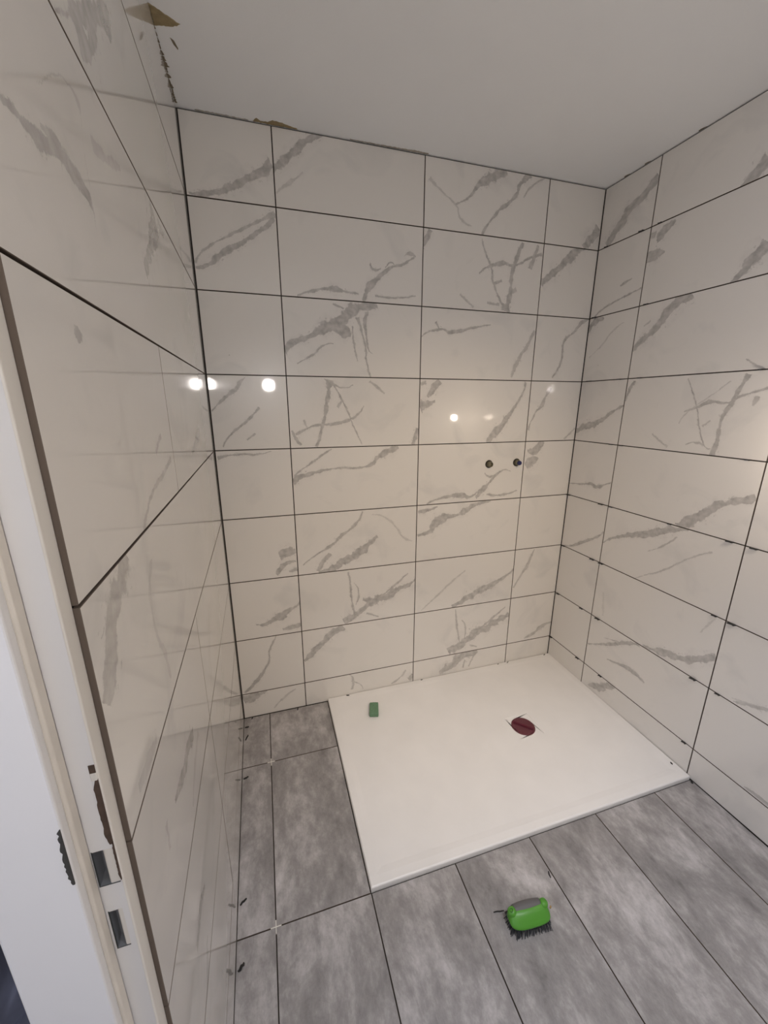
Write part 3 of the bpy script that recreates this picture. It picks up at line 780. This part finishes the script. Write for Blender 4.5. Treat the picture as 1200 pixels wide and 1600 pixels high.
# ---------------------------------------------------------------- scrubbing brush
def build_brush():
    root = empty('scrubbing_brush', (0.868, -1.108, 0), math.radians(-5))
    tag(root, 'green hand scrubbing brush with grey grip and dark bristles on the floor', 'brush')
    green = plain('bright_green_plastic', (0.085, 0.30, 0.030), 0.38, noise=(9, .12))
    grey = plain('grey_rubber_grip', (0.125, 0.12, 0.12), 0.6)
    black = plain('dark_bristle', (0.022, 0.024, 0.032), 0.55)
    def se(a, b, p, th):
        c, s = math.cos(th), math.sin(th)
        return (a * math.copysign(abs(c) ** (2 / p), c), b * math.copysign(abs(s) ** (2 / p), s))
    N = 48
    bm = bmesh.new()
    prof = [(.020, .058, .024, 3.2), (.021, .064, .029, 3.2), (.026, .0665, .031, 3.2), (.031, .066, .030, 3.0), (.035, .0645, .0275, 2.8),
            (.040, .063, .0250, 2.6), (.045, .0615, .0220, 2.5), (.049, .059, .0185, 2.5), (.0520, .054, .0140, 2.4), (.0535, .040, .007, 2.2)]
    rings = []
    for z, a, b, p in prof:
        ring = []
        for i in range(N):
            th = 2 * math.pi * i / N
            x, y = se(a, b, p, th)
            # rounded ends drop, the middle of the ridge rises a little
            zz = z + max(0, z - .036) * (-.25 * (x / .066) ** 2 + .05)
            ring.append(bm.verts.new((x, y + .008 * max(0, (z - .03)) / .02, zz)))
        rings.append(ring)
    for a, b in zip(rings, rings[1:]):
        for i in range(N):
            bm.faces.new((a[i], a[(i + 1) % N], b[(i + 1) % N], b[i]))
    bm.faces.new(rings[0][::-1]); bm.faces.new(rings[-1])
    bm_obj('body', bm, green, root, smooth=True)
    # grey grip saddle over the ridge
    bm = bmesh.new()
    rows = []
    K, S = 22, 14
    for i in range(K + 1):
        u = -1 + 2 * i / K
        x = -.001 + .044 * u
        row = []
        for j in range(S + 1):
            v = -1 + 2 * j / S
            dip = .017 if v < 0 else .020
            ang = v * math.radians(100 if v > 0 else 62 + 26 * u * u)
            r = .0175 * (1 - .10 * u * u)
            y = .0125 + math.sin(ang) * r
            zt = .0580 - .004 * u * u
            z = zt - (1 - math.cos(ang)) * dip * 1.0
            row.append(bm.verts.new((x, y, z)))
        rows.append(row)
    for a, b in zip(rows, rows[1:]):
        for j in range(S):
            bm.faces.new((a[j], b[j], b[j + 1], a[j + 1]))
    for row in (rows[0], rows[-1]): bm.faces.new(row)
    bm.faces.new([r[0] for r in rows] + [r[-1] for r in rows[::-1]])
    bm_obj('grip', bm, grey, root, smooth=True)
    # green loop lobes clasping both ends of the grip
    for sx in (-1, 1):
        bm = bmesh.new()
        M = Matrix.Translation((sx * .0515, .008, .040)) @ Matrix.Rotation(sx * math.radians(16), 4, 'Y')
        lathe(bm, [(.002, .0165), (.006, .0162), (.0105, .0140), (.0130, .009), (.0142, -.012)][::-1], 24, M)
        bm_obj('end_lobe', bm, green, root, smooth=True)
    # recess ring seen on the left lobe
    bm = bmesh.new()
    M = Matrix.Translation((-.0565, .007, .0552)) @ Matrix.Rotation(math.radians(-20), 4, 'Y')
    lathe(bm, [(.0055, -.002), (.0055, .0008), (.0046, .0012), (.0035, .0008), (.0035, .0002), (.001, .0002)], 20, M)
    bm_obj('hanging_eye', bm, plain('deep_green_plastic', (.03, .13, .012), .4), root)
    # bristles
    bm = bmesh.new()
    r2 = random.Random(3)
    for ix in range(15):
        for iy in range(6):
            u, v = -1 + 2 * ix / 14, -1 + 2 * iy / 5
            if abs(u) > .95 and abs(v) > .95: continue
            bxs, bys = .059 * u, .024 * v
            for k in range(5):
                ox_, oy_ = r2.uniform(-.0018, .0018), r2.uniform(-.0018, .0018)
                tx_ = bxs * 1.13 + ox_ * 2.2; ty_ = bys * 1.38 + oy_ * 2.2
                w = .0011
                b0 = [bm.verts.new((bxs + ox_ + dx * w, bys + oy_ + dy * w, .0215)) for dx, dy in ((-1, -1), (1, -1), (0, 1))]
                t0 = [bm.verts.new((tx_ + dx * w * .6, ty_ + dy * w * .6, r2.uniform(0, .0016))) for dx, dy in ((-1, -1), (1, -1), (0, 1))]
                for i in range(3):
                    bm.faces.new((b0[i], b0[(i + 1) % 3], t0[(i + 1) % 3], t0[i]))
    bm_obj('bristles', bm, black, root)['kind'] = 'stuff'
build_brush()

# ---------------------------------------------------------------- sponge on the tray
def build_sponge():
    mat = plain('green_sponge', (0.150, 0.275, 0.165), 0.95, noise=(160, .35), bump=(300, .9))
    bm = bmesh.new()
    bx(bm, -.0225, .0225, -.0395, .0395, 0, .024, .0045, 2)
    bmesh.ops.subdivide_edges(bm, edges=[e for e in bm.edges if e.calc_length() > .015], cuts=7, use_grid_fill=True)
    r3 = random.Random(5)
    for v in bm.verts:
        v.co += Vector((r3.uniform(-1, 1), r3.uniform(-1, 1), r3.uniform(-1, 1) if v.co.z > .003 else 0)) * .0006
    o = bm_obj('sponge', bm, mat)
    o.location = (.6375, -.160, tz - .002)
    o.rotation_euler = (0, 0, math.radians(-15))
    tag(o, 'small green sponge block on the back left of the white shower tray', 'sponge')
build_sponge()

# ---------------------------------------------------------------- tile spacers and broken levelling clips
blackp = plain('black_plastic', (.018, .017, .016), .5)
whitep = plain('white_spacer_plastic', (.80, .77, .72), .45)
def clip_bm(l=.019, h=.012):
    bm = bmesh.new()
    z = [(-l / 2, 0), (l / 2, 0), (l / 2 - .0012, h), (.001, h * .72), (-l / 2 + .0008, h * 1.1)]
    a = [bm.verts.new((x, -.0019, y)) for x, y in z]; b = [bm.verts.new((x, .0019, y)) for x, y in z]
    bm.faces.new(a); bm.faces.new(b[::-1])
    for i in range(5):
        j = (i + 1) % 5
        bm.faces.new((a[j], a[i], b[i], b[j]))
    return bm
proto = None
def clip_right(u, v, s=1.0):
    global proto
    if proto is None:
        proto = bm_obj('clip_stub', clip_bm(), blackp, wall_right); o = proto
    else:
        o = proto.copy(); COL.objects.link(o); o.parent = wall_right
    # local z points out of the wall, local x along the joint
    X = Vector((0, -1, 0)); Z = Vector((-1, 0, 0)); Y = Z.cross(X)
    p = Vector(FR(u, v, -.0015))
    M = Matrix((( X.x, Y.x, Z.x, p.x), (X.y, Y.y, Z.y, p.y), (X.z, Y.z, Z.z, p.z), (0, 0, 0, 1)))
    o.matrix_world = M @ Matrix.Diagonal((s, 1, s, 1))
CL = {5: (.054, .235, .342, .804), 4: (.243, .305, .826, .93), 3: (.014, .24, .30, .833, .910), 2: (.022, .237, .295, .841, .903),
      1: (.029, .212, .326, .822, .915), 0: (.015, .235, .396, .844), 7: (.051, .237, .32), 6: (.034, .318)}
for k, lst in CL.items():
    for u in lst: clip_right(u, ZB + ZP * k, rnd.uniform(.8, 1.3) * (1.0 if k < 7 else .9))
for u in (.60, 1.15): clip_right(u, ROWS[1] + ZP * 3, .8)

def cross(x, y):
    bm = bmesh.new()
    bx(bm, -.016, .016, -.0014, .0014, -.003, .0012, .0003)
    bx(bm, -.0014, .0014, -.017, .017, -.003, .0013, .0003)
    o = bm_obj('tile_spacer', bm, whitep); o.location = (x, y, 0)
    return o
tag(cross(XF1, YF1), 'white cross tile spacer in the floor joint nearer the back wall', 'tile spacer', 'white cross spacers')
tag(cross(XF1, YF1 - .6), 'white cross tile spacer in the floor joint level with the tray front', 'tile spacer', 'white cross spacers')

def fragment(x, y, z, l, ang, label, th=.0022, group='black spacer fragments', name='spacer_fragment'):
    bm = bmesh.new()
    n = 6; ps = []; l *= 1.15; th *= 1.3; x += .004 if x < .03 else 0
    r3 = random.Random(int(x * 1000) + 17)
    for i in range(n):
        t = -1 + 2 * i / (n - 1)
        ps.append((t * l / 2, r3.uniform(-.4, .4) * th, th * (.5 + .25 * (1 - t * t))))
    rings = []
    for k, (px_, py_, pr) in enumerate(ps):
        ring = []
        for j in range(6):
            a = j * math.pi / 3
            ring.append(bm.verts.new((px_, py_ + pr * math.cos(a), pr * math.sin(a) + th * .72)))
        rings.append(ring)
    for a, b in zip(rings, rings[1:]):
        for j in range(6): bm.faces.new((a[j], a[(j + 1) % 6], b[(j + 1) % 6], b[j]))
    bm.faces.new(rings[0]); bm.faces.new(rings[-1])
    o = bm_obj(name, bm, blackp); o.location = (x, y, z); o.rotation_euler = (0, 0, math.radians(ang))
    return tag(o, label, 'debris', group)
fragment(.0125, -.066, 0, .016, 5, 'black spacer fragment by the left wall, one nearest the back corner', .0032)
fragment(.0145, -.132, 0, .026, 70, 'upright-looking black fragment by the left wall, second from the back corner', .0034)
fragment(.0170, -.352, 0, .018, 20, 'black spacer fragment by the left wall just past the first floor joint', .0034)
fragment(.0235, -.806, 0, .020, 40, 'black spacer fragment by the left wall just behind the nearer cross spacer', .0036)
fragment(.0250, -.966, 0, .018, 50, 'black fragment by the left wall in front of the nearer cross spacer', .0046)
fragment(.266, -.014, 0, .012, 70, 'black fragment on the grey floor against the back wall left of the tray', .0028)
fragment(.040, -.012, 0, .010, 60, 'tiny black fragment in the back left floor corner', .0026)
fragment(.532, -.012, tz, .014, -15, 'black fragment at the back edge of the tray near its left corner', .0026)
fragment(.960, -.010, tz, .010, -5, 'black fragment at the back edge of the tray, middle', .0022)
fragment(1.521, -.014, tz, .016, 30, 'black fragment at the back edge of the tray near the last vertical joint', .0022)
fragment(1.785, -.014, tz, .012, 20, 'black fragment in the back right corner of the tray', .0024)
fragment(1.455, -.012, tz, .009, 10, 'small black fragment at the tray back edge right of the middle', .0020)
fragment(1.015, -1.023, 0, .017, 75, 'black sliver on the floor joint behind the green brush', .0022)
fragment(1.818, -.912, 0, .012, 60, 'black fragment on the floor at the right front corner of the tray', .0040)
fragment(.795, -1.062, 0, .030, -12, 'dark thin twig lying left of the green brush', .0020, 'floor litter', 'twig')
fragment(1.802, -.830, tz, .010, 85, 'black fragment at the right edge of the tray near its front corner', .0028)
fragment(.958, -1.100, 0, .007, 30, 'pale crumb right of the green brush', .0026, 'floor litter', 'crumb').data.materials[0] = plain('ochre_crumb', (.45, .30, .13), .8)

# ---------------------------------------------------------------- smears of adhesive on ceiling and wall tops
tan = plain('tan_adhesive', (.30, .235, .13), .85, noise=(70, .35), bump=(120, .8))
brown = plain('dry_brown_adhesive', (.20, .165, .115), .9, noise=(60, .4), bump=(120, .8))
def smear(outline, z, mat, parent, th=.0012, name='adhesive_smear', rag=.0016, seed=1, flip=False):
    r3 = random.Random(seed)
    pts = []
    n = len(outline)
    for i in range(n):
        a, b = Vector((*outline[i], 0)), Vector((*outline[(i + 1) % n], 0))
        k = max(1, int((b - a).length / .006))
        for j in range(k):
            p = a.lerp(b, j / k)
            pts.append((p.x + r3.uniform(-rag, rag), p.y + r3.uniform(-rag, rag)))
    bm = bmesh.new()
    c0 = Vector((sum(p[0] for p in pts) / len(pts), sum(p[1] for p in pts) / len(pts)))
    lo = [bm.verts.new((x, y, z)) for x, y in pts]
    hi = [bm.verts.new((x + (c0.x - x) * .06, y + (c0.y - y) * .06, z - th)) for x, y in pts]
    m = len(pts)
    for i in range(m): bm.faces.new((lo[i], lo[(i + 1) % m], hi[(i + 1) % m], hi[i]))
    bm.faces.new(hi)
    return bm_obj(name, bm, mat, parent)
smear([(.002, -.378), (.073, -.333), (.051, -.322), (.004, -.312)], H, tan, ceiling, seed=2)
smear([(.037, -.284), (.040, -.268), (.050, -.246), (.0515, -.252), (.045, -.276)], H, brown, ceiling, rag=.0005, seed=3)
for k in range(14):
    y = -.02 - k * .0215
    w = [.007, .006, .007, .008, .006, .009, .007, .012, .009, .007, .006, .006, .005, .004][k]
    smear([(.0012, y), (w + .001, y - .002), (w * .9, y - .017), (.0012, y - .023)], H, brown, ceiling, seed=20 + k, rag=.0018)
smear([(.248, -.001), (.253, -.014), (.262, -.021), (.272, -.008), (.30, -.012), (.316, -.024), (.35, -.022), (.372, -.012), (.40, -.007), (.405, -.001)], H, tan, ceiling, seed=5)
smear([(.60, -.001), (.60, -.005), (.80, -.007), (.86, -.011), (.92, -.009), (.925, -.001)], H, plain('grey_filler', (.36, .33, .29), .9), ceiling, seed=6)
smear([(.06, -.001), (.06, -.006), (.13, -.007), (.235, -.004), (.235, -.001)], H, plain('grey_filler_line', (.42, .40, .37), .9), ceiling, seed=8)
for y in (-.10, -.20, -.42):
    smear([(rx(y, -.0005), y), (rx(y, -.005), y - .004), (rx(y, -.006), y - .02), (rx(y, -.0005), y - .03)], H, brown, ceiling, seed=9, rag=.001)

# ---------------------------------------------------------------- door frame in the left wall
paint = plain('cream_white_lacquer', (.77, .735, .685), .32, noise=(6, .02))
paint2 = plain('white_lacquer', (.80, .785, .785), .30, noise=(5, .02))
sealm = plain('cream_rubber_seal', (.70, .645, .575), .55, noise=(25, .12))
bare = plain('bare_brown_wood', (.085, .055, .04), .85, noise=(90, .5))
XC, YR, XS, YV, XO = .0135, -1.3975, -.0120, -1.4236, -.0865   # casing face, rebate face, seal face, reveal face, outer edge
door = empty('door_1', (0, YD, 0)); door['kind'] = 'structure'
def dobj(name, verts, faces, mat, parent=None, **kw):
    par = parent or door
    off = Vector(door.location)
    return mesh_obj(name, [Vector(v) - off for v in verts], faces, mat, par, **kw)
def dbm(name, bm, mat, parent=None):
    bmesh.ops.translate(bm, verts=bm.verts[:], vec=-Vector(door.location))
    return bm_obj(name, bm, mat, parent or door)
# casing on the room side (rounded opening edge) and, mirrored, the far jamb and head
bm = bmesh.new()
bx(bm, .0005, XC, YR, -1.3742, -.006, DOOR_TOP, .0022, 3)
dbm('casing', bm, paint)
# rebate face: front faces with two real openings for latch and bolt
def rebate():
    h1 = (-.0088, .0108, 1.0222, 1.0722); h2 = (-.0072, .0060, .9215, .9813)
    bm = bmesh.new()
    xsx = sorted({XS, h1[0], h1[1], h2[0], h2[1], XC - .0015}); zs = sorted({-.006, h2[2], h2[3], h1[2], h1[3], DOOR_TOP})
    y = YR - .0004
    for a, b in zip(xsx, xsx[1:]):
        for c, d in zip(zs, zs[1:]):
            xm, zm = (a + b) / 2, (c + d) / 2
            if any(h[0] < xm < h[1] and h[2] < zm < h[3] for h in (h1, h2)): continue
            bm.faces.new([bm.verts.new(p) for p in ((a, y, c), (b, y, c), (b, y, d), (a, y, d))])
    bmesh.ops.remove_doubles(bm, verts=bm.verts[:], dist=1e-5)
    dbm('rebate', bm, paint2)
    steel = plain('grey_steel', (.24, .25, .27), .38, .35)
    for h, dp in ((h1, .017), (h2, .013)):
        bm = bmesh.new()
        f = [bm.verts.new((x, y, z)) for x, z in ((h[0], h[2]), (h[1], h[2]), (h[1], h[3]), (h[0], h[3]))]
        # pocket narrows towards its floor so that the near wall shows as a lit bevel
        g = [bm.verts.new((x, y + dp, z)) for x, z in ((h[0], h[2] + .002), (h[1] - .0045, h[2] + .002), (h[1] - .0045, h[3]), (h[0], h[3]))]
        for i in range(4): bm.faces.new((f[i], f[(i + 1) % 4], g[(i + 1) % 4], g[i]))
        bm.faces.new(g)
        p = dbm('latch_hole', bm, steel)
        bm = bmesh.new()
        t = .0009
        for (a, b, c, d) in ((h[0] - t, h[0], h[2] - t, h[3] + t), (h[0], h[1], h[2] - t, h[2])):
            bx(bm, a, b, y - .0003, y + .0006, c, d)
        bmesh.ops.translate(bm, verts=bm.verts[:], vec=-Vector(door.location))
        bm_obj('hole_edge', bm, plain('dark_edge', (.05, .055, .055), .6), p)
rebate()
# groove shade put in as a dark brown strip, then seal and stop
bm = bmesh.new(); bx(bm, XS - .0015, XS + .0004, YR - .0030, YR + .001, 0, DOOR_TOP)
dbm('groove_shade', bm, plain('shadow_brown', (.16, .12, .085), .8))
bm = bmesh.new()
bx(bm, XS - .0020, XS + .0030, YR - .0165, YR - .0026, 0, DOOR_TOP, .0022, 3)
dbm('door_seal', bm, sealm)
bm = bmesh.new(); bx(bm, XO, XS - .0012, YV, YR + .03, -.006, DOOR_TOP, .0018, 2)
dbm('reveal', bm, paint2)
bm = bmesh.new(); bx(bm, XO - .012, XO, YV + .014, -1.34, -.006, DOOR_TOP + .06, .002, 2)
dbm('outer_casing', bm, paint)
# torn lacquer: brown wood showing along the casing edge and the reveal edge
def chip(axis_y, xa, xb, z0, z1, seed, mat, amp):
    r3 = random.Random(seed); n = 22
    vs = []
    for i in range(n + 1):
        z = z0 + (z1 - z0) * i / n
        k = min(1, .25 + 5 * min(i / n, 1 - i / n))
        vs.append((xa + (xb - xa) * (1 - k) * .6 + r3.uniform(0, amp), axis_y, z)); vs.append((xb, axis_y, z))
    base = [(x, y - .0007, z) for x, y, z in vs] + [(x, y + .0015, z) for x, y, z in vs]
    m = len(vs); fs = []
    for i in range(n):
        a, b, c, d = 2 * i, 2 * i + 1, 2 * i + 3, 2 * i + 2
        fs += [(a, b, c, d), (a, d, d + m, a + m), (b + m, c + m, c, b)]
    fs += [(0, m, m + 1, 1), (2 * n, 2 * n + 1, m + 2 * n + 1, m + 2 * n)]
    return dobj('torn_edge', vs and base, fs, mat)
chip(YR - .0005, .0062, .0122, 1.078, 1.166, 4, bare, .0012)
bm = bmesh.new(); bx(bm, .0064, .0120, YR - .0010, YR, 1.1735, 1.1845, .0003)
dbm('torn_edge', bm, bare)
chip(YR - .0005, .0102, .0122, 1.024, 1.080, 6, bare, .0007)
bm = bmesh.new(); bx(bm, .0066, .0122, YR - .0014, YR, 1.1650, 1.1745, .0004)
dbm('lacquer_flake', bm, paint)
chip(YV - .0005, -.0190, -.0145, 1.070, 1.142, 7, plain('dark_wood_split', (.045, .042, .038), .85, noise=(120, .5)), .0022)
# head and far jamb of the same frame
bm = bmesh.new()
bx(bm, -.0005, XC, -2.40, -1.3742, DOOR_TOP, DOOR_TOP + .05, .002, 2)
dbm('casing', bm, paint)
bm = bmesh.new()
bx(bm, XO, XC - .002, -2.34, YV, DOOR_TOP - .02, DOOR_TOP + .002, .001, 1)
dbm('reveal', bm, paint2)
bm = bmesh.new()
bx(bm, XO, XC, -2.36, -2.30, -.006, DOOR_TOP, .002, 2)
dbm('casing', bm, paint)

# ---------------------------------------------------------------- the hall beyond the door
hall_floor = plain('hall_floor_grey', (.10, .10, .12), .4, noise=(3, .2))
bm = bmesh.new(); bx(bm, -1.6, -.12, -3.3, .6, -.12, -.001)
tag(bm_obj('floor_hall', bm, hall_floor), kind='structure')
bm = bmesh.new(); bx(bm, -1.7, -1.6, -3.3, .6, -.1, H); bx(bm, -1.6, -.101, .5, .6, -.1, H); bx(bm, -1.6, -.12, -3.4, -3.3, -.1, H)
tag(bm_obj('wall_hall', bm, plaster), kind='structure')
bm = bmesh.new(); bx(bm, -1.7, -.12, -3.4, .6, H, H + .1)
tag(bm_obj('ceiling_hall', bm, plaster), kind='structure')
def sheet():
    m = plain('blue_grey_plastic_film', (.24, .25, .33), .2, 0, .8, noise=(8, .35))
    bm = bmesh.new()
    nx, ny = 46, 60
    r3 = random.Random(11)
    from mathutils import noise as mn
    g = []
    for i in range(nx):
        row = []
        for j in range(ny):
            x, y = i / (nx - 1), j / (ny - 1)
            p = Vector((x * 3 + y * 1.2, y * 1.6 - x * 2.2, 4.0))
            f = mn.noise(p * 1.2) * .10 + abs(mn.noise(p * 3.1)) * .09
            edge = min(1, 6 * min(x, 1 - x, y, 1 - y))
            row.append(bm.verts.new((-.95 + .62 * x, -1.25 + 1.0 * y, .003 + max(0, .10 + f) * edge)))
        g.append(row)
    for i in range(nx - 1):
        for j in range(ny - 1):
            bm.faces.new((g[i][j], g[i + 1][j], g[i + 1][j + 1], g[i][j + 1]))
    o = bm_obj('plastic_sheet', bm, m, smooth=True)
    tag(o, 'crumpled dark blue-grey plastic sheet on the floor beyond the door frame', 'plastic sheet')
sheet()

# unseen housings made up for the two added fill spots
def fitting(x, y, col, label):
  dl = empty('fill_downlight', (x, y, H))
  tag(dl, label, 'lamp')
  bm = bmesh.new()
  n = 32
  R_ = [[bm.verts.new((r * math.cos(2 * math.pi * i / n), r * math.sin(2 * math.pi * i / n), z)) for i in range(n)] for r, z in ((.046, 0), (.046, -.003), (.036, -.004), (.036, 0))]
  for a, b_ in zip(R_, R_[1:]):
      for i in range(n): bm.faces.new((a[i], a[(i + 1) % n], b_[(i + 1) % n], b_[i]))
  bm_obj('trim_ring', bm, plain('white_trim_metal', (.75, .75, .75), .4), dl)
  bm = bmesh.new(); lathe(bm, [(.035, -.0005), (.035, 0)], 28)
  bm_obj('lens', bm, plain('lit_lens', (.9, .9, .9), .4, emit=(col, 1.2)), dl)
fitting(.90, -1.95, (.86, .9, 1.0), 'added round recessed downlight with a cool white lens, unseen behind the camera')
fitting(1.00, -2.15, (1.0, .86, .68), 'added round recessed downlight with a warm lens, unseen, nearer the front wall')

# ---------------------------------------------------------------- lamps (both hang outside the frame and show as reflections)
def hanging_bulb(x, y, z, r, col, power, label):
    root = empty('hanging_bulb', (x, y, z))
    tag(root, label, 'lamp', 'bare bulbs on cables')
    bm = bmesh.new(); bmesh.ops.create_uvsphere(bm, u_segments=24, v_segments=14, radius=r)
    area = 4 * math.pi * r * r
    bm_obj('bulb', bm, plain('lit_bulb', (1, 1, 1), .5, emit=(col, power / (math.pi * area))), root, smooth=True)
    bm = bmesh.new(); lathe(bm, [(.014, r * .93), (.018, r + .012), (.018, r + .05), (.006, r + .06)], 20)
    bm_obj('socket', bm, blackp, root)
    bm = bmesh.new(); lathe(bm, [(.003, r + .058), (.003, H - z)], 8)
    bm_obj('cable', bm, blackp, root)
hanging_bulb(.287, -2.25, 1.71, .050, (1.0, .95, .91), POWER_CEILING, 'larger bare bulb hanging behind the camera near the door')
hanging_bulb(1.673, -1.163, 1.43, .024, (1.0, .84, .68), POWER_WALL, 'smaller warm bulb hanging close to the right wall')
print('unused veins', [veins[i] for i in range(len(veins)) if i not in used])
